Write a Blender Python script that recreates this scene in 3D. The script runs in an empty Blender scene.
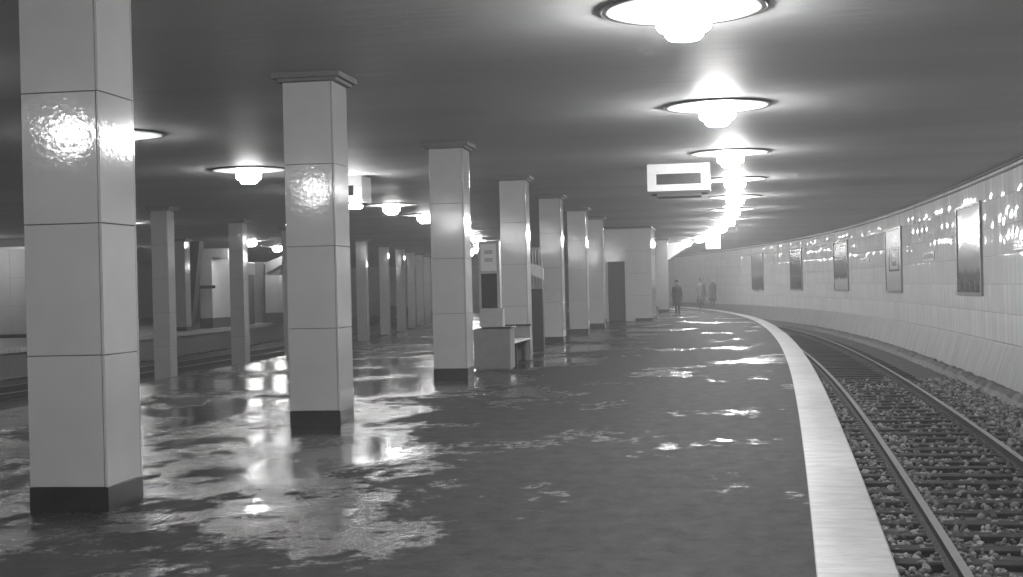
import bpy, bmesh, math, random
from mathutils import Vector, Matrix
random.seed(7)
SC = bpy.context.scene
COL = SC.collection
# ------------------------------------------------------------ camera
HC = 1.4417
cam_d = bpy.data.cameras.new('camera'); cam = bpy.data.objects.new('camera', cam_d); COL.objects.link(cam)
cam_d.sensor_width = 36.0; cam_d.lens = 1390.4 * 36.0 / 1023.0; cam_d.clip_start = .05; cam_d.clip_end = 400
yaw, roll = -.1524, -.0240
rt = Vector((math.cos(yaw), -math.sin(yaw), 0)); fw = Vector((math.sin(yaw), math.cos(yaw), 0)); up = Vector((0, 0, 1))
r3 = rt * math.cos(roll) + up * math.sin(roll); u3 = up * math.cos(roll) - rt * math.sin(roll)
cam.matrix_world = Matrix(((r3.x, u3.x, -fw.x, 0), (r3.y, u3.y, -fw.y, 0), (r3.z, u3.z, -fw.z, HC), (0, 0, 0, 1)))
SC.camera = cam
# ------------------------------------------------------------ world, exposure
w = bpy.data.worlds.new('world'); SC.world = w; w.use_nodes = True
w.node_tree.nodes['Background'].inputs[0].default_value = (.5, .5, .5, 1)
w.node_tree.nodes['Background'].inputs[1].default_value = .02
vs_ = w.node_tree.nodes.new('ShaderNodeVolumeScatter'); vs_.inputs['Density'].default_value = .0032; vs_.inputs['Anisotropy'].default_value = .3
w.node_tree.links.new(vs_.outputs[0], w.node_tree.nodes['World Output'].inputs['Volume'])      # thin mist in the hall
SC.view_settings.view_transform = 'Standard'; SC.view_settings.look = 'None'
SC.view_settings.gamma = 1; SC.view_settings.use_curve_mapping = False
SC.view_settings.exposure = 0.0
LAMP = 290.0          # strength of the glowing glass bowls
H = 3.84; BED = -.95; RAIL = -.75
# ------------------------------------------------------------ helpers
def tag(o, label=None, cat=None, group=None, kind=None):
    if label: o['label'] = label
    if cat: o['category'] = cat
    if group: o['group'] = group
    if kind: o['kind'] = kind
    return o
def empty(name, loc, rz=0, label=None, cat=None, group=None):
    o = bpy.data.objects.new(name, None); COL.objects.link(o); o.empty_display_size = .1
    o.location = loc; o.rotation_euler = (0, 0, rz)
    return tag(o, label, cat, group)
def copy_tree(o, parent=None):
    c = o.copy(); COL.objects.link(c); c.parent = parent
    for ch in list(o.children): copy_tree(ch, c)
    return c
def mesh_obj(name, me, mats, parent=None):
    o = bpy.data.objects.new(name, me); COL.objects.link(o)
    for m in (mats if isinstance(mats, (list, tuple)) else [mats]): me.materials.append(m)
    if parent: o.parent = parent
    return o
def obj(name, bm, mats, parent=None, smooth=False):
    bmesh.ops.recalc_face_normals(bm, faces=bm.faces)
    me = bpy.data.meshes.new(name); bm.to_mesh(me); bm.free()
    if smooth:
        for p in me.polygons: p.use_smooth = True
    return mesh_obj(name, me, mats, parent)
def box(bm, x0, x1, y0, y1, z0, z1, bev=0, mi=0):
    r = bmesh.ops.create_cube(bm, size=1)
    vs = r['verts']
    for v in vs:
        v.co = Vector((x0 + (v.co.x + .5) * (x1 - x0), y0 + (v.co.y + .5) * (y1 - y0), z0 + (v.co.z + .5) * (z1 - z0)))
    fs = set(f for v in vs for f in v.link_faces)
    if bev:
        es = list(set(e for v in vs for e in v.link_edges))
        rr = bmesh.ops.bevel(bm, geom=es, offset=bev, segments=2, affect='EDGES', profile=.5)
        fs |= set(rr['faces'])
    for f in fs:
        if f.is_valid: f.material_index = mi
def lathe(bm, prof, seg=32, mi=0, cx=0, cy=0, sx=1, sy=1):
    rings = []
    for r, z in prof:
        if r < 1e-5: rings.append([bm.verts.new((cx, cy, z))])
        else: rings.append([bm.verts.new((cx + sx * r * math.cos(2 * math.pi * k / seg), cy + sy * r * math.sin(2 * math.pi * k / seg), z)) for k in range(seg)])
    for a, b in zip(rings, rings[1:]):
        for k in range(seg):
            k2 = (k + 1) % seg
            if len(a) == 1 and len(b) == 1: continue
            if len(a) == 1: f = bm.faces.new((a[0], b[k], b[k2]))
            elif len(b) == 1: f = bm.faces.new((a[k], b[0], a[k2]))
            else: f = bm.faces.new((a[k], b[k], b[k2], a[k2]))
            f.material_index = mi
def prism(bm, pts, axis, a0, a1, mi=0):
    """closed polygon extruded along an axis ('x','y','z')"""
    def P(p, a):
        return {'x': (a, p[0], p[1]), 'y': (p[0], a, p[1]), 'z': (p[0], p[1], a)}[axis]
    A = [bm.verts.new(P(p, a0)) for p in pts]; B = [bm.verts.new(P(p, a1)) for p in pts]
    n = len(pts); fs = [bm.faces.new(A), bm.faces.new(B[::-1])]
    for i in range(n): fs.append(bm.faces.new((A[i], B[i], B[(i + 1) % n], A[(i + 1) % n])))
    for f in fs: f.material_index = mi
# ------------------------------------------------------------ plan curve of the platform edge
def interp(x, X, Y):
    if x <= X[0]: return Y[0]
    for i in range(1, len(X)):
        if x <= X[i]: return Y[i - 1] + (Y[i] - Y[i - 1]) * (x - X[i - 1]) / (X[i] - X[i - 1])
    return Y[-1]
SY = [-16, 7, 20, 30, 40, 50, 60, 70, 80, 90, 110, 150]
SS = [.05, .045, .033, .018, 0., -.022, -.06, -.105, -.15, -.19, -.27, -.4]
def slope(y): return interp(y, SY, SS)
_step = .1; _Y0 = -20.0; _E = [0.0]
for i in range(1, 1800): _E.append(_E[-1] + slope(_Y0 + (i - .5) * _step) * _step)
_c = 1.66 - _E[int((42 - _Y0) / _step)]
def E(y):
    k = (y - _Y0) / _step; i = int(k); f = k - i
    return _E[i] * (1 - f) + _E[i + 1] * f + _c
def at(y, o, z=0.0):
    s = slope(y); n = math.sqrt(1 + s * s)
    return Vector((E(y) + o / n, y - o * s / n, z))
def ang(y): return -math.atan(slope(y))
LY = [-16, 7, 16.5, 22, 29, 38, 46, 54, 66, 78, 90, 110, 140]
LX = [-9.3, -9.3, -9.35, -9.75, -10.15, -10.45, -11.05, -12.1, -14.0, -16.3, -18.6, -24.5, -35]
def L(y):
    return (interp(y - 3, LY, LX) + interp(y, LY, LX) + interp(y + 3, LY, LX)) / 3
def frange(a, b, s):
    n = max(1, int(round((b - a) / s))); return [a + (b - a) * i / n for i in range(n + 1)]
def sweep(bm, prof, ys, closed=True, mi=0, uv=True, fn=at):
    """sweep a profile [(offset, z)...] along the curve; uv in metres"""
    lay = bm.loops.layers.uv.verify()
    rows = []; S = 0; prev = None
    ds = [0]
    for a, b in zip(prof, prof[1:] + prof[:1]): ds.append(ds[-1] + math.hypot(b[0] - a[0], b[1] - a[1]))
    for y in ys:
        c = fn(y, prof[0][0])
        if prev is not None: S += (c - prev).length
        prev = c
        rows.append((S, [bm.verts.new(fn(y, o, z)) for o, z in prof]))
    n = len(prof)
    for (s0, a), (s1, b) in zip(rows, rows[1:]):
        for i in range(n if closed else n - 1):
            j = (i + 1) % n
            f = bm.faces.new((a[i], a[j], b[j], b[i])); f.material_index = mi
            for l, q in zip(f.loops, ((s0, ds[i]), (s0, ds[i + 1]), (s1, ds[i + 1]), (s1, ds[i]))): l[lay].uv = q
    if closed:
        bm.faces.new(rows[0][1]); bm.faces.new(rows[-1][1][::-1])
# ------------------------------------------------------------ materials
class NT:
    def __init__(s, name):
        s.m = bpy.data.materials.new(name); s.m.use_nodes = True; s.t = s.m.node_tree
        s.b = s.t.nodes['Principled BSDF']; s.out = s.t.nodes['Material Output']
    def n(s, typ, **kw):
        nd = s.t.nodes.new(typ)
        for k, v in kw.items():
            if hasattr(nd, k) and not k[0].isupper(): setattr(nd, k, v)
        return nd
    def l(s, a, b): s.t.links.new(a, b)
    def coords(s, kind='Object', scale=(1, 1, 1), rot=(0, 0, 0)):
        tc = s.n('ShaderNodeTexCoord'); mp = s.n('ShaderNodeMapping')
        mp.inputs['Scale'].default_value = scale; mp.inputs['Rotation'].default_value = rot
        s.l(tc.outputs[kind], mp.inputs['Vector']); return mp.outputs[0]
    def noise(s, vec, scale, detail=4, rough=.55, dist=0):
        nd = s.n('ShaderNodeTexNoise'); nd.inputs['Scale'].default_value = scale; nd.inputs['Detail'].default_value = detail
        nd.inputs['Roughness'].default_value = rough; nd.inputs['Distortion'].default_value = dist
        s.l(vec, nd.inputs['Vector']); return nd.outputs['Fac']
    def ramp(s, fac, pts):
        nd = s.n('ShaderNodeValToRGB'); e = nd.color_ramp.elements
        while len(e) < len(pts): e.new(.5)
        for q, (p, v) in zip(e, pts): q.position = p; q.color = (v, v, v, 1)
        s.l(fac, nd.inputs[0]); return nd.outputs[0]
    def math(s, op, a, b=None, clamp=False):
        nd = s.n('ShaderNodeMath'); nd.operation = op; nd.use_clamp = clamp
        for i, q in enumerate((a, b)):
            if q is None: continue
            if isinstance(q, (int, float)): nd.inputs[i].default_value = q
            else: s.l(q, nd.inputs[i])
        return nd.outputs[0]
    def bump(s, h, strength, dist, prev=None):
        nd = s.n('ShaderNodeBump'); nd.inputs['Strength'].default_value = strength; nd.inputs['Distance'].default_value = dist
        s.l(h, nd.inputs['Height'])
        if prev: s.l(prev, nd.inputs['Normal'])
        return nd.outputs[0]
    def set(s, **kw):
        for k, v in kw.items():
            i = s.b.inputs[{'col': 'Base Color', 'rough': 'Roughness', 'metal': 'Metallic', 'nor': 'Normal', 'spec': 'Specular IOR Level', 'coat': 'Coat Weight'}[k]]
            if isinstance(v, (int, float)):
                i.default_value = (v, v, v, 1) if k == 'col' else v
            else: s.l(v, i)
        return s
def simple(name, c, rough=.5, metal=0, var=.15, scale=8, bump=0, bscale=40, spec=.5):
    m = NT(name); v = m.coords(); f = m.noise(v, scale)
    m.set(col=m.ramp(f, [(.3, c * (1 - var)), (.7, c * (1 + var))]), rough=rough, metal=metal, spec=spec)
    if bump: m.set(nor=m.bump(m.noise(v, bscale), bump, .01))
    return m.m
def emit(name, s, c=1.0):
    m = NT(name); m.b.inputs['Base Color'].default_value = (c, c, c, 1)
    m.b.inputs['Emission Color'].default_value = (1, 1, 1, 1); m.b.inputs['Emission Strength'].default_value = s
    return m.m
M = {}
# glazed panels of the columns: dimpled glaze
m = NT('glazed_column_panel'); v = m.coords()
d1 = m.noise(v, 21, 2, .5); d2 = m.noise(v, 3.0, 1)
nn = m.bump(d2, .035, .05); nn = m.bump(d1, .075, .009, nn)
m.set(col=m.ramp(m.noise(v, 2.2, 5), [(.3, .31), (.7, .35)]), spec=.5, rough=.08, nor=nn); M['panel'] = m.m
M['joint'] = simple('dark_joint', .09, .8)
# tiled wall
M['stairtile'] = simple('pale_stair_tile', .5, .2, var=.05)
m = NT('glazed_wall_tile'); uv = m.coords('UV')
def brick(m, vec, w_, h_, mortar, off=0):
    b = m.n('ShaderNodeTexBrick'); b.offset = off; b.squash = 1
    b.inputs['Scale'].default_value = 1; b.inputs['Brick Width'].default_value = w_; b.inputs['Row Height'].default_value = h_
    b.inputs['Mortar Size'].default_value = mortar; b.inputs['Mortar Smooth'].default_value = .2
    m.l(vec, b.inputs['Vector']); return b
b = brick(m, uv, .48, .64, .006)
b.inputs['Color1'].default_value = (.74, .74, .74, 1); b.inputs['Color2'].default_value = (.79, .79, .79, 1); b.inputs['Mortar'].default_value = (.42, .42, .42, 1)
mp = m.n('ShaderNodeMapping'); mp.inputs['Scale'].default_value = (1, .45, 1); m.l(uv, mp.inputs[0])
n1 = m.noise(mp.outputs[0], 5.0, 2, .5)
cell = m.n('ShaderNodeTexWhiteNoise'); cell.noise_dimensions = '2D'
sn = m.n('ShaderNodeVectorMath'); sn.operation = 'SNAP'; sn.inputs[1].default_value = (.48, .64, 1); m.l(uv, sn.inputs[0]); m.l(sn.outputs[0], cell.inputs['Vector'])
su = m.n('ShaderNodeSeparateXYZ'); m.l(uv, su.inputs[0])
fv = m.math('SUBTRACT', m.math('FRACT', m.math('DIVIDE', su.outputs[1], .64)), .5)
fu = m.math('SUBTRACT', m.math('FRACT', m.math('DIVIDE', su.outputs[0], .48)), .5)
pil = m.math('ADD', m.math('MULTIPLY', m.math('MULTIPLY', fv, fv), -1.5), m.math('MULTIPLY', m.math('MULTIPLY', fu, fu), -.45))
tilt = m.math('MULTIPLY', fu, m.math('SUBTRACT', cell.outputs['Value'], .5))
amp = m.math('ADD', m.math('MULTIPLY', cell.outputs['Value'], 1.3), .1)
tv = m.math('MULTIPLY', fv, m.math('SUBTRACT', cell.outputs['Value'], .5))
nn = m.bump(m.math('ADD', m.math('MULTIPLY', pil, amp), m.math('ADD', m.math('MULTIPLY', tilt, .7), m.math('MULTIPLY', tv, 2.2))), 1.0, .03)
nn = m.bump(n1, .16, .014, nn)
m.set(col=b.outputs['Color'], rough=.05, spec=.32, nor=m.bump(b.outputs['Fac'], -.25, .004, nn)); M['walltile'] = m.m
m = NT('smaller_wall_tile'); v = m.coords()
b = brick(m, uv := m.coords('UV'), .5, .5, .008)
b.inputs['Color1'].default_value = (.20, .20, .20, 1); b.inputs['Color2'].default_value = (.24, .24, .24, 1); b.inputs['Mortar'].default_value = (.08, .08, .08, 1)
m.set(col=b.outputs['Color'], rough=.25, nor=m.bump(m.noise(v, 3), .2, .03)); M['greytile'] = m.m
# ceiling: satin paint over a brushed surface
m = NT('satin_ceiling'); v = m.coords(scale=(.25, 1, 1)); a = m.noise(v, 5, 5, .6); c = m.noise(v, 40, 3)
m.set(col=m.ramp(m.noise(m.coords(scale=(.1, .5, 1)), 1.2, 5), [(.3, .33), (.7, .42)]), rough=.6, spec=.10,
      nor=m.bump(c, .15, .01, m.bump(a, .35, .03))); M['ceil'] = m.m
# wet platform floor
m = NT('wet_asphalt'); v = m.coords()
big = m.noise(m.coords(scale=(.5, .30, 1)), 1.0, 4, .6, .2)
spk = m.noise(m.coords(scale=(1, .7, 1)), 5.5, 8, .72)
tc = m.n('ShaderNodeTexCoord'); sep = m.n('ShaderNodeSeparateXYZ'); m.l(tc.outputs['Object'], sep.inputs[0])
gx = m.n('ShaderNodeMapRange'); gx.inputs[1].default_value = -4.6; gx.inputs[2].default_value = -1.6; gx.inputs[3].default_value = .105; gx.inputs[4].default_value = -.085
m.l(sep.outputs[0], gx.inputs[0])
field = m.math('ADD', m.math('ADD', big, gx.outputs[0]), m.math('MULTIPLY', m.math('SUBTRACT', spk, .5), .34))
wet = m.ramp(field, [(.49, 0), (.525, .75), (.60, 1)])
fine = m.noise(v, 45, 4, .7); mid = m.noise(m.coords(scale=(1, .6, 1)), 5, 8, .7)
mix = m.n('ShaderNodeMix'); mix.data_type = 'RGBA'; m.l(wet, mix.inputs['Factor'])
m.l(m.ramp(spk, [(.3, .009), (.7, .042)]), mix.inputs[6]); m.l(m.ramp(mid, [(.3, .008), (.7, .020)]), mix.inputs[7])
rr = m.n('ShaderNodeMapRange'); rr.inputs[3].default_value = .76; rr.inputs[4].default_value = .12; m.l(wet, rr.inputs[0])
rough = m.math('ADD', rr.outputs[0], m.math('MULTIPLY', m.math('SUBTRACT', mid, .5), .22), True)
sp_ = m.n('ShaderNodeMapRange'); sp_.inputs[3].default_value = .12; sp_.inputs[4].default_value = .5; m.l(wet, sp_.inputs[0])
inv = m.math('SUBTRACT', 1.06, wet)
hgt = m.math('MULTIPLY', m.math('ADD', fine, m.math('MULTIPLY', mid, 2.0)), inv)
hb = m.bump(m.noise(m.coords(scale=(.6, 1.3, 1)), 3.5, 5, .65), .16, .025)
m.set(col=mix.outputs[2], rough=rough, spec=sp_.outputs[0], nor=m.bump(hgt, .6, .012, hb)); M['floor'] = m.m
m = NT('pale_edge_stone'); uv = m.coords('UV')
b = brick(m, uv, 1.0, 2.0, .006)
b.inputs['Color1'].default_value = (.40, .40, .40, 1); b.inputs['Color2'].default_value = (.47, .47, .47, 1); b.inputs['Mortar'].default_value = (.22, .22, .22, 1)
mx = m.n('ShaderNodeMix'); mx.data_type = 'RGBA'; mx.blend_type = 'MULTIPLY'; mx.inputs['Factor'].default_value = .8
m.l(b.outputs['Color'], mx.inputs[6]); m.l(m.ramp(m.noise(m.coords(scale=(1, 2, 1)), 4, 6, .65), [(.3, .45), (.65, .85)]), mx.inputs[7])
m.set(col=mx.outputs[2], rough=.42, nor=m.bump(m.noise(m.coords(), 50), .25, .008)); M['edge'] = m.m; m.set(spec=.25)
# concrete dado with vertical streaks
m = NT('streaked_concrete'); uv = m.coords('UV', scale=(2.5, .35, 1))
m.set(col=m.ramp(m.noise(uv, 2.2, 7, .68), [(.28, .11), (.72, .26)]), rough=.6, nor=m.bump(m.noise(m.coords(), 14, 5), .4, .02)); M['dado'] = m.m
M['pit'] = simple('sooty_concrete', .06, .7, var=.4, scale=3, bump=.4)
M['ballast'] = simple('ballast_ground', .045, .85, var=.6, scale=14, bump=1.0, bscale=26)
m = NT('ballast_stone'); g = m.n('ShaderNodeNewGeometry')
m.set(col=m.ramp(g.outputs['Random Per Island'], [(0, .04), (1, .30)]), rough=.75); m.set(spec=.2); M['stone'] = m.m
M['sleeper'] = simple('tarred_sleeper', .022, .8, spec=.2, var=.4, scale=9, bump=.5)
M['railside'] = simple('rusty_rail_steel', .045, .9, spec=.1, metal=0, var=.3, scale=12)
M['railtop'] = simple('polished_rail_steel', .22, .4, metal=.2, var=.1)
M['fasten'] = simple('rusty_fastening', .10, .6, metal=.3)
M['base'] = simple('dark_stone_base', .010, .3, var=.4, scale=6)
M['cap'] = simple('grey_cap', .10, .7, spec=.2); M['capdark'] = simple('dark_cap', .05, .6, spec=.2)
M['rim'] = simple('dark_metal_rim', .05, .35, metal=.6)
M['disc'] = simple('white_reflector', .85, .35, var=.02)
M['bowl'] = emit('glowing_glass_bowl', LAMP)
M['bulb'] = emit('glowing_bulb', LAMP * .5)
M['dimbowl'] = emit('dimmer_glowing_glass_bowl', LAMP * .33)
M['white'] = simple('white_enamel', .50, .35, var=.04); M['dark'] = simple('dark_glass', .03, .12)
M['grey'] = simple('grey_paint', .17, .35, var=.12, scale=5); M['midgrey'] = simple('mid_grey_paint', .28, .35, var=.08)
M['black'] = simple('black_paint', .02, .4); M['wood'] = simple('varnished_wood', .14, .3, var=.35, scale=5)
M['palewood'] = simple('pale_worn_wood', .5, .35)
M['coat'] = simple('dark_wool', .025, .9); M['greycoat'] = simple('grey_wool', .08, .9)
M['skin'] = simple('skin', .35, .6); M['signlit'] = emit('lit_sign_glass', 3.0)
def poster_mat(name, pts, rough=.12, sc=(1, 1, 1), nscale=3, bumps=.2):
    m = NT(name); tc = m.n('ShaderNodeTexCoord'); s = m.n('ShaderNodeSeparateXYZ'); m.l(tc.outputs['Generated'], s.inputs[0])
    f = m.math('ADD', s.outputs[2], m.math('MULTIPLY', m.math('SUBTRACT', m.noise(m.coords(scale=sc), nscale, 4), .5), .18))
    m.set(col=m.ramp(f, pts), rough=rough + .08, spec=.10, nor=m.bump(m.noise(m.coords(), 4), bumps, .02)); return m.m
# ------------------------------------------------------------ the setting
YS = frange(-16, 140, 1.0)
def struct(name, bm, mats, smooth=False):
    return tag(obj(name, bm, mats, smooth=smooth), kind='structure')
def wallband(name, prof, mats, ys=YS, smooth=True, closed=False):
    bm = bmesh.new(); sweep(bm, prof, ys, closed=closed); return struct(name, bm, mats, smooth)
# platform body (left edge follows L)
bm = bmesh.new(); lay = bm.loops.layers.uv.verify(); rows = []
CW = .40
for y in YS:
    pr = [at(y, -CW, 0), at(y, -CW, -.13), at(y, -.16, -.13), at(y, -.16, BED - .05)]
    lx = L(y); pl = [Vector((lx + .16, y, BED - .05)), Vector((lx + .16, y, -.13)), Vector((lx, y, -.13)), Vector((lx, y, 0))]
    rows.append([bm.verts.new(p) for p in pr + pl])
for a, b_ in zip(rows, rows[1:]):
    for i in range(8):
        j = (i + 1) % 8; f = bm.faces.new((a[i], a[j], b_[j], b_[i])); f.material_index = 0 if i == 7 else 1
bm.faces.new(rows[0]); bm.faces.new(rows[-1][::-1])
struct('floor', bm, [M['floor'], M['pit']])
bm = bmesh.new(); sweep(bm, [(-CW, .004), (-.012, .004), (0, -.01), (0, -.125), (-CW, -.125)], frange(-16, 140, .5)); struct('trim_1', bm, M['edge'])
# second platform across the left tracks
bm = bmesh.new(); sweep(bm, [(-23.65, 0), (-23.65, BED - .05), (-36, BED - .05), (-36, 0)], YS); struct('floor_far_platform', bm, [M['grey']])
bm = bmesh.new(); sweep(bm, [(-23.2, .004), (-23.2, -.16), (-23.65, -.16), (-23.65, .004)], YS); struct('trim_2', bm, M['edge'])
# track beds
def bed(name, o0, o1, ys, step, fn=at):
    bm = bmesh.new(); n = int((o1 - o0) / step); prof = [(o0 + (o1 - o0) * i / n, BED) for i in range(n + 1)]
    sweep(bm, prof, ys, closed=False, fn=fn)
    for v in bm.verts: v.co.z += random.uniform(-.02, .02)
    return struct(name, bm, M['ballast'], True)
bed('track_bed_right', -.2, 4.5, frange(-10, 140, .5), .25)
bed('track_bed_left', -23, -9.5, frange(-16, 140, 1.0), .7)
# right wall, dado, mouldings
bm = bmesh.new(); sweep(bm, [(4.4, 0), (4.4, 3.86), (4.75, 3.86), (4.75, BED - .1), (4.42, BED - .1)], YS)
struct('wall_right', bm, M['walltile'])
wd = bmesh.new(); sweep(wd, [(4.405, .0), (4.33, .0), (4.31, -.05), (4.02, BED + .02), (3.99, BED - .1), (4.44, BED - .1)], YS); struct('baseboard_right', wd, M['dado'])
bm = bmesh.new(); sweep(bm, [(4.34, 3.80), (4.41, 3.80), (4.41, 3.845), (4.34, 3.845)], YS); sweep(bm, [(4.36, 3.685), (4.41, 3.685), (4.41, 3.725), (4.36, 3.725)], YS); struct('trim_3', bm, M['capdark'])
# cable ridge at foot of the dado
bm = bmesh.new(); sweep(bm, [(3.62, BED - .02), (3.70, BED + .12), (3.84, BED + .19), (3.98, BED + .17), (4.08, BED + .03)], frange(-10, 120, .35), closed=False)
for v in bm.verts:
    v.co.z += random.uniform(-.03, .03); v.co.x += random.uniform(-.02, .02)
struct('trim_4', bm, M['pit'])
# left wall, end walls, ceiling
bm = bmesh.new(); sweep(bm, [(-36, BED - .1), (-36, 3.86), (-36.3, 3.86), (-36.3, BED - .1)], frange(-16, 110, 2)); struct('wall_left', bm, M['greytile'])
bm = bmesh.new(); lay = bm.loops.layers.uv.verify()
rows = [(at(y, -36.3, H), at(y, 4.75, H)) for y in YS]
prev = None
for a, b_ in rows:
    q = [bm.verts.new(a), bm.verts.new(b_), bm.verts.new(b_ + Vector((0, 0, .3))), bm.verts.new(a + Vector((0, 0, .3)))]
    if prev:
        for i in range(4): bm.faces.new((prev[i], prev[(i + 1) % 4], q[(i + 1) % 4], q[i]))
    else: bm.faces.new(q)
    prev = q
bm.faces.new(prev); struct('ceiling', bm, M['ceil'])
def endwall(name, y, mat):
    a, b_ = at(y, -36.3), at(y, 4.75); d = (b_ - a).normalized(); nrm = Vector((-d.y, d.x, 0)) * .3
    bm = bmesh.new(); lay = bm.loops.layers.uv.verify()
    q = [a, b_, b_ + nrm, a + nrm]; A = [bm.verts.new(p + Vector((0, 0, BED - .1))) for p in q]; B = [bm.verts.new(p + Vector((0, 0, 3.86))) for p in q]
    bm.faces.new(A); bm.faces.new(B)
    for i in range(4):
        f = bm.faces.new((A[i], A[(i + 1) % 4], B[(i + 1) % 4], B[i]))
        Ln = (q[(i + 1) % 4] - q[i]).length
        for l, u in zip(f.loops, ((0, 0), (Ln, 0), (Ln, 4.9), (0, 4.9))): l[lay].uv = u
    struct(name, bm, mat)
endwall('wall_back', -15.9, M['greytile']); endwall('wall_end', 138, M['greytile'])
# ------------------------------------------------------------ columns
PW = .56
def column_proto(wd, side_inset=.012, cap=True, z0=0.0, base=True):
    root = empty('tiled_column', (0, 0, 0)); h = wd / 2
    bz = .167 + z0
    bm = bmesh.new()
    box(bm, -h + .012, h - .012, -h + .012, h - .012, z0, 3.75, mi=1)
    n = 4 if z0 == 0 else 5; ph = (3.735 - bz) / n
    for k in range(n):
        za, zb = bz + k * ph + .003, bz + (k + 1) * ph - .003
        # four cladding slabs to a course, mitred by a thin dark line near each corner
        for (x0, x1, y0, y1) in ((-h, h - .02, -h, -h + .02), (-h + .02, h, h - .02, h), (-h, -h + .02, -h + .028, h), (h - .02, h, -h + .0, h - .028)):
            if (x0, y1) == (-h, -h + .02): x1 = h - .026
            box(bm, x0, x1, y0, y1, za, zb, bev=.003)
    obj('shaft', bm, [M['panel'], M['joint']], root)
    if base:
        bm = bmesh.new(); box(bm, -h - .003, h + .003, -h - .003, h + .003, z0 - .01, bz, bev=.004); obj('base_plinth', bm, M['base'], root)
    if cap:
        bm = bmesh.new(); box(bm, -h - .05, h + .05, -h - .05, h + .05, 3.735, 3.775, bev=.004, mi=1); box(bm, -h - .1, h + .1, -h - .1, h + .1, 3.772, 3.835, bev=.003, mi=0)
        obj('cap', bm, [M['cap'], M['capdark']], root)
    return root
cols = [  # centre x, front y, label
    (-4.42, 8.84, 'nearest white tiled column on the platform, at the left of the picture'),
    (-4.42, 14.56, 'second white tiled column of the middle row, wholly in view with its cap'),
    (-4.42, 22.10, 'third white tiled column of the middle row, just before the coin machine'),
    (-4.42, 29.22, 'fourth white tiled column of the middle row, rising behind the bench'),
    (-4.42, 35.59, 'fifth white tiled column of the middle row, beyond the bench and notice board'),
    (-4.40, 41.90, 'sixth white tiled column of the middle row, between two others that overlap it'),
    (-4.40, 47.60, 'seventh white tiled column of the middle row, last one before the tiled kiosk'),
]
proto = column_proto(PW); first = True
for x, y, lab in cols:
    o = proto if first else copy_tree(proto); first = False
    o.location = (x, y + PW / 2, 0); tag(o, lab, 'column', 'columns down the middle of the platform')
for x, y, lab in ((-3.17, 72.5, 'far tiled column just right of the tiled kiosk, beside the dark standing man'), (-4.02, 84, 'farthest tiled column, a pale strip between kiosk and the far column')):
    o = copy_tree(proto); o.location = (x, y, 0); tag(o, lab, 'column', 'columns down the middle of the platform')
# columns between the left tracks, standing on the track bed
p2 = column_proto(.46, z0=BED)
bt = [(-14.85, 35.4), (-15.38, 42.7), (-15.62, 48.8), (-15.9, 55.2), (-16.33, 61.6), (-17.45, 70.3), (-17.65, 74.8), (-18.65, 81.8), (-19.5, 88.0), (-20.3, 94), (-21.3, 100)]
lb = {0: 'tiled column beyond the left platform edge, nearest one seen right of the big column',
      1: 'tiled column beyond the left platform edge, just left of the second middle column',
      2: 'tiled column between the left tracks hidden behind the second middle column',
      3: 'tiled column between the left tracks, behind the right side of the second middle column',
      4: 'tiled column beyond the left edge, first seen right of the second middle column',
      5: 'tiled column between left tracks, second seen right of the hanging box sign',
      6: 'tiled column between left tracks, third of the receding group',
      7: 'tiled column between left tracks, fourth of the receding group',
      8: 'tiled column between left tracks, fifth of the receding group',
      9: 'tiled column between left tracks, sixth of the receding group',
      10: 'farthest tiled column between the left tracks, just left of the third middle column'}
first = True
for i, (x, y) in enumerate(bt):
    o = p2 if first else copy_tree(p2); first = False
    o.location = (x, y, 0); o.rotation_euler.z = ang(y) * .8; tag(o, lb[i], 'column', 'columns between the left tracks')
# ------------------------------------------------------------ ceiling lamps
def lamp_proto():
    r = empty('ceiling_lamp', (0, 0, 0))
    bm = bmesh.new(); lathe(bm, [(.0, H - .006), (.30, H - .006), (.70, H - .006), (.705, H - .020), (.66, H - .026), (.30, H - .045), (0, H - .05)][::-1], 48); obj('reflector', bm, M['disc'], r, True)
    bm = bmesh.new(); lathe(bm, [(.70, H - .002), (.735, H - .002), (.735, H - .018), (.72, H - .026), (.705, H - .018), (.70, H - .002)], 48); obj('rim', bm, M['rim'], r)
    bm = bmesh.new(); lathe(bm, [(0, H - .035), (.225, H - .035), (.235, H - .06), (.235, H - .17), (.215, H - .195), (.165, H - .20), (.16, H - .25), (.13, H - .275), (0, H - .28)], 24); obj('glass_bowl', bm, M['bowl'], r, True)
    return r
lp = lamp_proto(); first = True
_dim = []
def dim_bowl():
    if not _dim:
        me = [c for c in lp.children if c.name.startswith('glass_bowl')][0].data.copy(); me.materials[0] = M['dimbowl']; _dim.append(me)
    return _dim[0]
ordn = ['first', 'second', 'third', 'fourth', 'fifth', 'sixth', 'seventh', 'eighth', 'ninth', 'tenth', 'eleventh', 'twelfth', 'thirteenth', 'fourteenth', 'fifteenth', 'sixteenth', 'seventeenth', 'eighteenth', 'nineteenth']
def put_lamp(x, y, lab, grp):
    global first
    o = lp if first else copy_tree(lp); first = False
    o.location = (x, y, 0); tag(o, lab, 'ceiling lamp', grp)
    if x < -5:
        for ch in o.children:
            if ch.name.startswith('glass_bowl'): ch.data = dim_bowl()
ry = [12.1, 18.85, 25.7, 32.3] + [32.3 + 6.6 * k for k in range(1, 13)]
for i, y in enumerate(ry):
    p = at(y, -1.33); put_lamp(p.x, p.y, 'round glowing ceiling lamp, %s from the front in the right hand row' % ordn[i], 'lamps above the right platform edge')
for y in (5.5, -1.2, -7.8):
    p = at(y, -1.33); put_lamp(p.x, p.y, 'round ceiling lamp behind the viewpoint in the right row', 'lamps of the right row behind the viewpoint')
ly = [19.2, 25.5, 31.4, 37.4, 42.9] + [42.9 + 6.2 * k for k in range(1, 9)]
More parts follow.
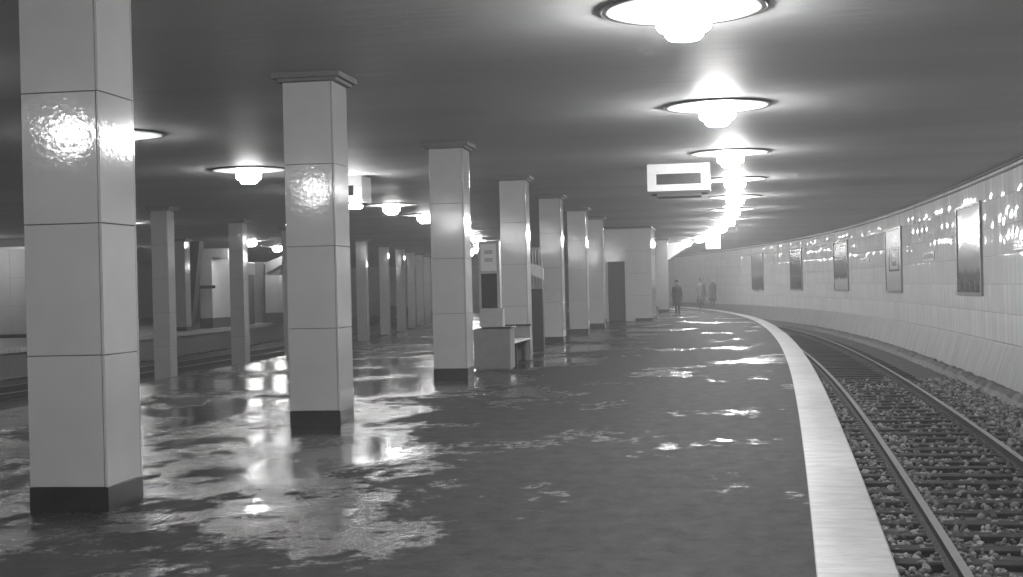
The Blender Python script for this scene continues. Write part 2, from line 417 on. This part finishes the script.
for i, y in enumerate(ly):
    x = interp(y, [19, 25.5, 37.4, 42.9, 50, 60, 70, 95], [-8.75, -8.94, -9.04, -9.3, -9.7, -10.8, -12.2, -17.8])
    put_lamp(x, y, 'round glowing ceiling lamp, %s from the front in the row above the left edge' % ordn[i], 'lamps above the left platform edge')
for x, y in ((-8.7, 12.8), (-8.7, 6.4), (-8.75, -.1), (-8.7, -6.6)):
    put_lamp(x, y, 'round ceiling lamp beside or behind the viewpoint in the left row', 'lamps of the left row outside the picture')
fl = [(-18.9, 42), (-20.5, 58.6), (-22.2, 67.3), (-24, 76)]
for i, (x, y) in enumerate(fl):
    put_lamp(x, y, 'small distant ceiling lamp, %s from the front over the far platform edge' % ordn[i], 'lamps over the far platform edge')
for x, y in ((-19, 30), (-18.8, 18), (-28, 62), (-27.5, 48)):
    put_lamp(x, y, 'round ceiling lamp over the far platform hidden behind columns', 'lamps hidden behind the columns')
# ------------------------------------------------------------ rails, sleepers, stones
def rail(name, o, ys, label, fn=at):
    hw = .036; z = RAIL
    prof = [(o - hw, z), (o + hw, z), (o + hw, z - .035), (o + .009, z - .05), (o + .009, z - .115), (o + .065, z - .135), (o + .065, z - .15),
            (o - .065, z - .15), (o - .065, z - .135), (o - .009, z - .115), (o - .009, z - .05), (o - hw, z - .035)]
    bm = bmesh.new(); sweep(bm, prof, ys)
    for f in bm.faces:
        if f.calc_center_median().z > z - .003: f.material_index = 1
    return tag(obj(name, bm, [M['railside'], M['railtop']]), label, 'rail')
rail('running_rail', .75, frange(-8, 130, .5), 'near polished running rail curving along beside the right platform edge')
rail('running_rail', 2.245, frange(-8, 130, .5), 'outer running rail of the right track, closer to the tiled wall')
for o_, lab in ((-11.6 - .7, 'rail of the left track nearest the wet platform'), (-11.6 - 2.2, 'outer rail of the left track beside the column row'), (-18.4, 'rail of the far track nearest the column row'), (-19.9, 'rail of the far track nearest the second platform')):
    rail('running_rail', o_, frange(-14, 120, 1.5), lab)
sp = empty('railway_sleeper', (0, 0, 0))
bm = bmesh.new(); box(bm, -1.3, 1.3, -.12, .12, BED - .07, BED + .055, bev=.012); obj('timber', bm, M['sleeper'], sp)
for s_ in (-.7475, .7475):
    bm = bmesh.new(); box(bm, s_ - .17, s_ + .17, -.08, .08, BED + .05, BED + .066, bev=.003)
    for q in (-1, 1):
        box(bm, s_ + q * .10 - .035, s_ + q * .10 + .035, -.045, .045, BED + .06, BED + .095, bev=.006)
        lathe(bm, [(0, BED + .125), (.022, BED + .122), (.022, BED + .09)], 6, cx=s_ + q * .10)
    obj('rail_fastening', bm, M['fasten'], sp)
y = 6.6; first_s = True
while y < 62:
    o = sp if first_s else copy_tree(sp); first_s = False
    p = at(y, 1.4975); o.location = (p.x, p.y, random.uniform(-.008, .006)); o.rotation_euler.z = ang(y) + random.uniform(-.012, .012)
    tag(o, 'dark wooden sleeper in the stones under the right hand track', 'sleeper', 'sleepers of the right hand track'); y += .66
o = None
# stones
def stones(name, n, y0, y1, o0, o1, s0, s1, label):
    ico = bmesh.new(); bmesh.ops.create_icosphere(ico, subdivisions=1, radius=1); iv = [v.co.copy() for v in ico.verts]; iff = [[v.index for v in f.verts] for f in ico.faces]; ico.free()
    V = []; F = []
    for k in range(n):
        t = random.random(); y_ = y0 + (y1 - y0) * t ** 1.5
        o_ = random.uniform(o0, o1)
        if 1.15 < o_ < 1.95 and random.random() < .6: continue
        while abs(o_ - .75) < .11 or abs(o_ - 2.245) < .11: o_ = random.uniform(o0, o1)
        c = at(y_, o_, BED + random.uniform(-.01, .045))
        s = random.uniform(s0, s1); R_ = Matrix.Rotation(random.uniform(0, 6.28), 3, Vector((random.uniform(-1, 1), random.uniform(-1, 1), random.uniform(-1, 1))).normalized())
        sc = Vector((random.uniform(.7, 1.4), random.uniform(.6, 1.1), random.uniform(.45, .9))) * s
        b0 = len(V)
        for q in iv:
            q2 = Vector((q.x * sc.x, q.y * sc.y, q.z * sc.z)) * random.uniform(.8, 1.15); V.append(tuple(R_ @ q2 + c))
        F += [[i + b0 for i in f] for f in iff]
    me = bpy.data.meshes.new(name); me.from_pydata(V, [], F)
    return tag(mesh_obj(name, me, M['stone']), label, 'gravel', kind='stuff')
stones('track_ballast', 15000, 6.2, 34, -.1, 3.9, .022, .052, 'loose grey stone ballast between and beside the rails of the right track')
# ------------------------------------------------------------ posters on the right wall
def curved_panel(bm, y0, y1, z0, z1, o_in, o_out, mi=0, n=6):
    ys_ = frange(y0, y1, (y1 - y0) / n); rows = []
    for y_ in ys_: rows.append([bm.verts.new(at(y_, o_in, z0)), bm.verts.new(at(y_, o_in, z1)), bm.verts.new(at(y_, o_out, z1)), bm.verts.new(at(y_, o_out, z0))])
    for a, b_ in zip(rows, rows[1:]):
        for i in range(4):
            j = (i + 1) % 4; f = bm.faces.new((a[i], a[j], b_[j], b_[i])); f.material_index = mi
    bm.faces.new(rows[0]).material_index = mi; bm.faces.new(rows[-1][::-1]).material_index = mi
def poster(y0, y1, z0, z1, mat, label, extra=None, frame_mat=None, fw_=.07):
    fm = frame_mat or M['grey']
    c = at((y0 + y1) / 2, 4.4, (z0 + z1) / 2)
    root = empty('framed_poster', c, 0, label, 'poster', 'posters along the right wall')
    def fin(name, bm, mt, par):
        for v in bm.verts: v.co -= c
        return obj(name, bm, mt, par)
    bm = bmesh.new()
    curved_panel(bm, y0, y1, z0, z0 + fw_, 4.34, 4.40); curved_panel(bm, y0, y1, z1 - fw_, z1, 4.34, 4.40)
    curved_panel(bm, y0, y0 + fw_ * 1.3, z0 + fw_, z1 - fw_, 4.34, 4.40, n=1); curved_panel(bm, y1 - fw_ * 1.3, y1, z0 + fw_, z1 - fw_, 4.34, 4.40, n=1)
    fin('frame', bm, fm, root)
    bm = bmesh.new(); curved_panel(bm, y0 + fw_, y1 - fw_, z0 + fw_, z1 - fw_, 4.37, 4.399); fin('sheet', bm, mat, root)
    if extra: extra(root, c, fin)
    return root
P = poster_mat
def strip(root, c, fin, y0, y1, z0, z1, mat, name, off=4.362):
    bm = bmesh.new(); curved_panel(bm, y0, y1, z0, z1, off, 4.371, n=3); fin(name, bm, mat, root)
ink = simple('poster_ink', .05, .2); paleink = simple('poster_pale', .36, .2); midink = simple('poster_mid', .17, .2)
def ex1(root, c, fin):
    for k in range(9):
        y0 = 34.35 + k * .375
        h_ = random.uniform(.12, .34)
        strip(root, c, fin, y0, y0 + .28, 1.12, 1.12 + h_, ink if k % 2 else midink, 'printed_picture')
    strip(root, c, fin, 34.4, 37.6, 1.52, 1.545, ink, 'printed_line')
poster(34.2, 37.8, 1.0, 3.26, P('poster_glossy', [(0, .10), (.22, .16), (.30, .30), (.62, .26), (1, .34)], rough=.10, bumps=.35), 'large glossy framed poster nearest at the right, dark pictures along its foot', ex1)
def ex2(root, c, fin):
    strip(root, c, fin, 49.25, 51.7, 1.72, 1.80, ink, 'printed_border'); strip(root, c, fin, 49.25, 51.7, 2.46, 2.54, ink, 'printed_border')
    strip(root, c, fin, 49.25, 49.5, 1.80, 2.46, midink, 'printed_border'); strip(root, c, fin, 51.45, 51.7, 1.80, 2.46, midink, 'printed_border')
    strip(root, c, fin, 49.9, 51.05, 1.92, 2.36, midink, 'printed_picture')
poster(48.65, 52.45, .98, 3.26, P('poster_pale', [(0, .33), (1, .30)], rough=.2), 'pale framed poster with a small boxed picture in its middle, second from the right', ex2)
poster(62.3, 66.1, .98, 3.26, P('poster_darktop', [(0, .4), (.20, .5), (.25, .12), (.6, .16), (.72, .06), (1, .12)]), 'dark poster with a reflection painted white near its foot, third from the right')  # pale foot of the ramp is a reflection painted into the sheet colour
poster(75.0, 78.4, .98, 3.26, P('poster_dark', [(0, .10), (.3, .12), (.35, .2), (.42, .07), (1, .09)]), 'dark framed poster, fourth from the right on the tiled wall')
poster(86.2, 89.6, .98, 3.26, P('poster_far', [(0, .12), (.3, .13), (.4, .3), (1, .16)]), 'farthest faint poster on the curving tiled wall')
def plate(y0, y1, z0, z1, label):
    bm = bmesh.new(); curved_panel(bm, y0, y1, z0, z1, 4.37, 4.40)
    curved_panel(bm, y0 + .15, y1 - .15, z0 + .06, z1 - .06, 4.362, 4.37, mi=1)
    tag(obj('wall_plate', bm, [M['midgrey'], midink]), label, 'plate', 'small plates on the right wall')
plate(41.9, 44.1, 1.98, 2.24, 'small grey plate on the tiled wall between the nearest poster and the pale poster')
plate(56.6, 59.1, 2.16, 2.36, 'small grey plate on the tiled wall between the pale and the third poster')
plate(28.6, 30.3, 1.98, 2.18, 'small grey plate on the tiled wall at the right border of the picture')
# ------------------------------------------------------------ hanging box signs
def box_sign(x, y, label, bulbs):
    r = empty('hanging_box_sign', (x, y, H), 0, label, 'sign', 'box signs under the ceiling')
    bm = bmesh.new(); wd_, hd, t = .62, .38, .54
    # front face with a window opening
    box(bm, -wd_, wd_, -hd + .04, hd - .04, -t, 0, bev=.01)
    for s_ in (-1, 1):
        y0, y1 = (-hd, -hd + .045) if s_ < 0 else (hd - .045, hd)
        box(bm, -wd_, wd_, y0, y1, -.20, -.002, bev=.006); box(bm, -wd_, wd_, y0, y1, -t, -.41, bev=.006)
        box(bm, -wd_, -.44, y0, y1, -.41, -.20); box(bm, .44, wd_, y0, y1, -.41, -.20)
    obj('housing', bm, M['white'], r)
    for s_ in (-1, 1):
        bm = bmesh.new(); box(bm, -.44, .44, min(s_ * .342, s_ * .352), max(s_ * .342, s_ * .352), -.41, -.20)
        for k in range(4): box(bm, -.43, .43, min(s_ * .35, s_ * .362), max(s_ * .35, s_ * .362), -.40 + k * .052, -.392 + k * .052)
        obj('window', bm, M['dark'], r)
    bm = bmesh.new(); box(bm, -.56, .56, -hd + .02, hd - .02, -t - .045, -t, bev=.004); box(bm, -.44, .44, -hd + .05, hd - .05, -t - .11, -t - .045, bev=.01); obj('underside_tray', bm, M['capdark'], r)
    if bulbs:
        for k in (.12, .46):
            bm = bmesh.new(); lathe(bm, [(0, -t - .05), (.1, -t - .06), (.13, -t - .10), (.1, -t - .14), (0, -t - .155)], 16, cx=k, cy=-hd + .02, sx=1.3); obj('bulb', bm, M['bulb'], r, True)
    return r
box_sign(-.86, 28.1, 'white box sign with a dark slot window hanging from the ceiling left of the lamps', False)
box_sign(-7.93, 28.1, 'white box sign half hidden behind the second column, with two lit bulbs beneath', True)
# small square lit sign far down
r = empty('square_lit_sign', (-.46, 60, 3.84), 0, 'small square lit sign hanging far down the platform below the lamps', 'sign')
bm = bmesh.new(); box(bm, -.30, .30, -.12, .12, -.88, -.16, bev=.02); obj('lantern_box', bm, M['signlit'], r)
bm = bmesh.new(); box(bm, -.33, .33, -.14, .14, -.16, -.12); box(bm, -.33, .33, -.14, .14, -.92, -.88); box(bm, -.2, -.17, -.015, .015, -.12, 0); box(bm, .17, .2, -.015, .015, -.12, 0); obj('metal_frame', bm, M['midgrey'], r)
bm = bmesh.new(); bmesh.ops.create_cone(bm, cap_ends=True, segments=20, radius1=.09, radius2=.09, depth=.02, matrix=Matrix.Translation((0, -.13, -.52)) @ Matrix.Rotation(math.pi / 2, 4, 'X')); obj('round_mark', bm, M['grey'], r)
# ------------------------------------------------------------ coin machine, bench, notice board
r = empty('coin_machine', (-4.11, 24.3, 0), 0, 'grey upright coin machine with mirror and slanted front, right of the third column', 'vending machine')
bm = bmesh.new(); box(bm, -.33, .33, 0, .55, .02, .74, bev=.012); box(bm, -.30, .30, .03, .55, 0, .03); obj('cabinet', bm, M['grey'], r)
bm = bmesh.new(); box(bm, -.17, .36, -.02, .55, .735, .765, bev=.005); obj('counter_edge', bm, M['black'], r)
bm = bmesh.new(); prism(bm, [(0, .77), (.30, .77), (.30, 1.10), (.06, 1.06)], 'x', -.21, .20); obj('slanted_console', bm, M['midgrey'], r)
bm = bmesh.new()
box(bm, -.26, .12, .34, .52, .77, 2.30, bev=.01)
for x0, x1, z0, z1 in ((-.26, -.22, 1.08, 2.30), (.07, .12, 1.08, 2.30), (-.22, .07, 2.25, 2.30), (-.22, .07, 1.72, 1.77)): box(bm, x0, x1, .31, .345, z0, z1)
obj('upright_case', bm, M['midgrey'], r)
bm = bmesh.new(); box(bm, -.22, .07, .325, .342, 1.77, 2.25); obj('label_panel', bm, M['white'], r)
bm = bmesh.new()
for k in range(2): box(bm, -.15, 0, .318, .326, 1.93 + k * .14, 2.0 + k * .14)
obj('printed_label', bm, M['midgrey'], r)
bm = bmesh.new(); box(bm, -.22, .07, .33, .342, 1.10, 1.72); obj('mirror', bm, M['dark'], r)
r = empty('platform_bench', (-4.1, 27, 0), 0, 'long bench running along the platform beside the fourth column, behind the coin machine', 'bench')
bm = bmesh.new(); box(bm, -.28, .24, .44, .52, .0, .69, bev=.008); box(bm, -.34, -.28, -2.0, .52, 0.0, .69, bev=.008); obj('backboard', bm, M['grey'], r)
bm = bmesh.new(); box(bm, -.36, .26, .42, .54, .69, .725, bev=.006); obj('top_rail', bm, M['black'], r)
bm = bmesh.new()
for k in range(4): box(bm, -.27 + k * .13, -.15 + k * .13, -2.1, .43, .42, .452, bev=.006)
obj('seat', bm, M['palewood'], r)
for yy in (-1.9, -.8, .30):
    bm = bmesh.new(); box(bm, -.26, .20, yy, yy + .07, .37, .42); box(bm, .08, .15, yy, yy + .07, 0, .38, bev=.005); box(bm, -.26, -.19, yy, yy + .07, 0, .38, bev=.005); obj('leg', bm, M['black'], r)
r = empty('notice_board', (-4.28, 31.6, 0), 0, 'tall dark notice board with a pale slanting top sign between fourth and fifth columns', 'notice board')
bm = bmesh.new(); box(bm, -.16, .16, -.12, .12, 0, 1.42, bev=.01); obj('dark_board', bm, M['black'], r)
bm = bmesh.new(); prism(bm, [(-.16, 1.78), (.18, 1.62), (.18, 1.88), (-.16, 2.04)], 'y', -.06, .02); obj('pale_sign', bm, M['white'], r)
bm = bmesh.new()
for k in range(5): box(bm, -.15 + k * .07, -.13 + k * .07, -.02, .02, 1.4, 2.35)
box(bm, -.16, .18, -.03, .03, 2.33, 2.37); obj('grille', bm, M['midgrey'], r)
bm = bmesh.new(); box(bm, -.05, .05, -.06, .02, -.09, .09, bev=.01); box(bm, -.03, .03, -.075, -.055, -.03, .04)
o = obj('switch_box', bm, M['midgrey']); o.location = (-3.99, 41.85, .72); tag(o, 'small grey switch box low on the side of the sixth middle column', 'switch box')
o.location = (-4.72, 42.1, .75)
# ------------------------------------------------------------ kiosk on the platform
def tile_mesh(bm, x0, x1, y0, y1, z0, z1, tw=.9, th=.92, g=.004):
    """box clad in slabs with thin open joints"""
    box(bm, x0 + .015, x1 - .015, y0 + .015, y1 - .015, z0, z1, mi=1)
    nz = max(1, round((z1 - z0) / th)); hz = (z1 - z0) / nz
    for k in range(nz):
        za, zb = z0 + k * hz + g, z0 + (k + 1) * hz - g
        nx = max(1, round((x1 - x0) / tw)); wx = (x1 - x0) / nx
        for i in range(nx):
            for yy in ((y0, y0 + .018), (y1 - .018, y1)): box(bm, x0 + i * wx + g, x0 + (i + 1) * wx - g, yy[0], yy[1], za, zb)
        ny = max(1, round((y1 - y0) / tw)); wy = (y1 - y0) / ny
        for i in range(ny):
            for xx in ((x0, x0 + .018), (x1 - .018, x1)): box(bm, xx[0], xx[1], y0 + .018 + i * (wy - .01), y0 + (i + 1) * wy - g - .01, za, zb)
r = empty('tiled_kiosk', (-3.83, 56.2, 0), 0, 'white tiled kiosk with a dark doorway, standing at the far end of the column row', 'kiosk')
bm = bmesh.new(); tile_mesh(bm, -.16, .92, 0, 3.2, .12, 3.74); tile_mesh(bm, -1.02, -.95, 0, 3.2, .12, 3.74); tile_mesh(bm, -.95, -.16, 0, .3, 2.43, 3.74)
tile_mesh(bm, -.95, -.16, 2.9, 3.2, .12, 3.74); obj('tiled_wall', bm, [M['panel'], M['joint']], r)
bm = bmesh.new(); box(bm, -.16, .93, -.01, 3.21, -.01, .12); box(bm, -1.03, -.94, -.01, 3.21, -.01, .12); obj('base_plinth', bm, M['base'], r)
bm = bmesh.new(); box(bm, -1.06, .96, -.05, 3.25, 3.74, 3.83, bev=.01); obj('cap', bm, M['capdark'], r)
bm = bmesh.new(); box(bm, -.86, -.16, .18, .24, 0, 2.42); box(bm, -.52, -.50, .17, .18, .1, 2.3); box(bm, -.80, -.56, .165, .18, 1.2, 2.2); box(bm, -.46, -.22, .165, .18, 1.2, 2.2)
d = obj('door', bm, M['black'], r)
bm = bmesh.new(); box(bm, -.95, -.86, .05, .25, 0, 2.45); obj('door_frame', bm, M['midgrey'], r)
bm = bmesh.new(); box(bm, -.14, .22, -.38, -.01, 0, .16, bev=.01); o = obj('stone_step', bm, M['midgrey']); o.location = (-3.83, 56.2, 0); tag(o, 'low grey stone block at the foot of the tiled kiosk', 'block')
# sloping stair soffit beyond
bm = bmesh.new(); prism(bm, [(-.75, 3.82), (.75, 3.82), (-.75, 2.85)], 'y', 0, 4.0)
o = obj('stair_soffit', bm, M['midgrey']); o.location = (-2.45, 80, 0); tag(o, 'white sloping underside of stairs meeting the ceiling beyond the far column', 'stairs')
# ------------------------------------------------------------ far platform
r = empty('stairwell_block', (-29.2, 50.0, 0), 0, 'white tiled stairwell block on the far platform at the left border', 'stairwell')
bm = bmesh.new(); tile_mesh(bm, -3.5, 3.1, 0, 6, .12, 3.40, 1.1, 1.1); obj('tiled_wall', bm, [M['panel'], M['joint']], r)
bm = bmesh.new(); box(bm, -3.55, 3.15, -.03, 6.03, 0, .14); obj('base_plinth', bm, M['base'], r)
bm = bmesh.new(); box(bm, -3.55, 3.15, -.04, 6.04, 3.4, 3.5); box(bm, -3.5, 3.1, 0, 6, 3.5, 3.83, mi=1); obj('cap', bm, [M['midgrey'], M['capdark']], r)
# white column
o = copy_tree(proto); o.location = (-22.42, 55.3, 0); tag(o, 'white tiled column on the far platform beside the dark slanting stair beam', 'column')
bm = bmesh.new(); prism(bm, [(-.35, 3.8), (.42, 3.8), (-.02, .35), (-.22, .35)], 'y', 0, .5)
o = obj('slanting_beam', bm, M['capdark']); o.location = (-22.68, 57.0, 0); tag(o, 'dark slanting beam tapering downward on the far platform', 'beam')
r = empty('stair_enclosure', (-22.92, 59, 0), 0, 'pale L-shaped stair wall with a dark handrail on the far platform', 'stair wall')
bm = bmesh.new(); prism(bm, [(-.15, .0), (.42, .0), (.42, 3.15), (1.18, 3.05), (1.18, 3.52), (-.15, 3.55)], 'y', 0, 2.3); obj('wall_panel', bm, M['stairtile'], r)
bm = bmesh.new(); box(bm, -.17, .44, -.02, 2.3, 0, .45); obj('base_plinth', bm, M['capdark'], r)
bm = bmesh.new(); box(bm, -1.2, .6, -.12, -.05, 1.76, 1.90); box(bm, -1.18, -1.12, -.12, -.05, 0, 1.8); obj('handrail', bm, M['black'], r)
r = empty('dark_kiosk', (-23.1, 62, 0), 0, 'dark windowless kiosk with two small lamps on the far platform', 'kiosk')
bm = bmesh.new(); box(bm, -.55, .45, 0, 3, 0, 2.4, bev=.02); box(bm, -.5, .4, -.01, 0, 1.1, 1.14); obj('body', bm, M['black'], r)
bm = bmesh.new(); box(bm, -.6, .5, -.06, 3.05, 2.4, 3.0, bev=.02); obj('roof', bm, M['grey'], r)
for k in (-.4, .1):
    bm = bmesh.new(); lathe(bm, [(0, 2.75), (.07, 2.7), (.07, 2.5), (0, 2.45)], 12, cx=k, cy=-.12); obj('lamp_glass', bm, M['signlit'], r, True)
r = empty('tiled_cabin', (-22.5, 68, 0), 0, 'low white tiled cabin under a slanting band on the far platform', 'cabin')
bm = bmesh.new(); tile_mesh(bm, -.62, 1.5, 0, 3, .5, 2.4, .75, .95); obj('tiled_wall', bm, [M['panel'], M['joint']], r)
bm = bmesh.new(); box(bm, -.77, 1.52, -.02, 3, 0, .5); obj('base_plinth', bm, M['capdark'], r)
bm = bmesh.new(); prism(bm, [(-.62, 2.5), (1.5, 3.55), (1.5, 3.83), (-.62, 3.05)], 'y', .1, 1.0); obj('slanting_band', bm, M['grey'], r)
bm = bmesh.new(); box(bm, -1.5, -.76, .3, 3, 0, 3.1); obj('side_wall', bm, M['grey'], r)
# ------------------------------------------------------------ people
def person(x, y, rz, mat, label, ht=1.72, z=0, hat=True, step=.0):
    k = ht / 1.72
    root = empty('person', (x, y, z), rz, label, 'person')
    J = [(0, 0, .93, .13, .11, -1), (0, 0, 1.12, .14, .11, 0), (0, 0, 1.32, .17, .12, 1), (0, 0, 1.44, .10, .09, 2), (0, 0, 1.50, .055, .055, 3), (0, -.01, 1.58, .075, .09, 4), (0, -.01, 1.67, .075, .09, 5)]
    for s_ in (-1, 1):
        b0 = len(J); st = step * s_
        J += [(s_ * .09, 0, .86, .09, .09, 0), (s_ * .10, -st * .5 - .01, .48, .06, .06, b0), (s_ * .10, -st, .09, .042, .045, b0 + 1), (s_ * .11, -st - .15, .035, .04, .03, b0 + 2)]
        b1 = len(J)
        J += [(s_ * .19, 0, 1.39, .06, .06, 2), (s_ * .24, .02, 1.10, .045, .045, b1), (s_ * .25, -.05, .86, .03, .03, b1 + 1), (s_ * .25, -.07, .78, .035, .02, b1 + 2)]
        b2 = len(J)
        for f in range(4): J.append((s_ * (.25 + (f - 1.5) * .004), -.07 - (f - 1.5) * .02, .70 + .008 * abs(f - 1.5), .009, .009, b2 - 1))
        J.append((s_ * .235, -.115, .745, .01, .01, b2 - 1))
    me = bpy.data.meshes.new('body'); me.from_pydata([(a * k, b * k, c * k) for a, b, c, *_ in J], [(i, j[5]) for i, j in enumerate(J) if j[5] >= 0], [])
    bd = mesh_obj('body', me, [mat], root)
    bd.modifiers.new('skin', 'SKIN'); 
    for i, j in enumerate(J):
        sv = me.skin_vertices[0].data[i]; sv.radius = (j[3] * k, j[4] * k); sv.use_root = (i == 0)
    sm = bd.modifiers.new('sub', 'SUBSURF'); sm.levels = 1; sm.render_levels = 2
    # face and neck
    bm = bmesh.new(); bmesh.ops.create_uvsphere(bm, u_segments=20, v_segments=14, radius=.098, matrix=Matrix.Translation((0, -.02, 1.605)) @ Matrix.Diagonal((.82, 1.0, 1.22, 1)))
    for v_ in bm.verts:
        if v_.co.y < -.10 and abs(v_.co.x) < .016 and 1.57 < v_.co.z < 1.61: v_.co.y -= .025
        if v_.co.y < -.085 and .02 < abs(v_.co.x) < .05 and 1.60 < v_.co.z < 1.635: v_.co.y += .012
    for s_ in (-1, 1): box(bm, s_ * .083 - .008, s_ * .083 + .008, -.03, .01, 1.575, 1.63, bev=.004)
    for v_ in bm.verts: v_.co *= k
    obj('face', bm, M['skin'], root, True)
    # overcoat
    bm = bmesh.new(); lathe(bm, [(.06, 1.49), (.15, 1.46), (.235, 1.40), (.225, 1.25), (.20, 1.08), (.215, .9), (.245, .60), (.265, .42), (.255, .42), (.15, .9)], 24, sx=1, sy=.68)
    for v_ in bm.verts:
        v_.co.y += .012 * math.sin(9 * math.atan2(v_.co.y, v_.co.x)) * max(0, 1.1 - v_.co.z); v_.co *= k
    obj('overcoat', bm, mat, root, True)
    if hat:
        bm = bmesh.new(); lathe(bm, [(.0, 1.80), (.07, 1.80), (.092, 1.77), (.10, 1.685), (.165, 1.675), (.165, 1.665), (.09, 1.66)], 24, cy=-.015)
        for v_ in bm.verts: v_.co *= k
        obj('hat', bm, M['black'], root, True)
    return root
person(-2.3, 67.5, 2.9, M['coat'], 'person in a dark overcoat and hat standing right of the far column', 1.62, step=.08)
person(-1.35, 80, .6, M['greycoat'], 'person in a grey coat standing far off, left of two by the curving wall', 1.75)
person(-.75, 84, -.6, M['greycoat'], 'bareheaded person in a grey coat, farthest right of the group', 1.75, hat=False)
person(-22.85, 56.2, 1.2, M['coat'], 'person in dark coat standing on the far platform before the slanting beam', 1.68, z=.004)
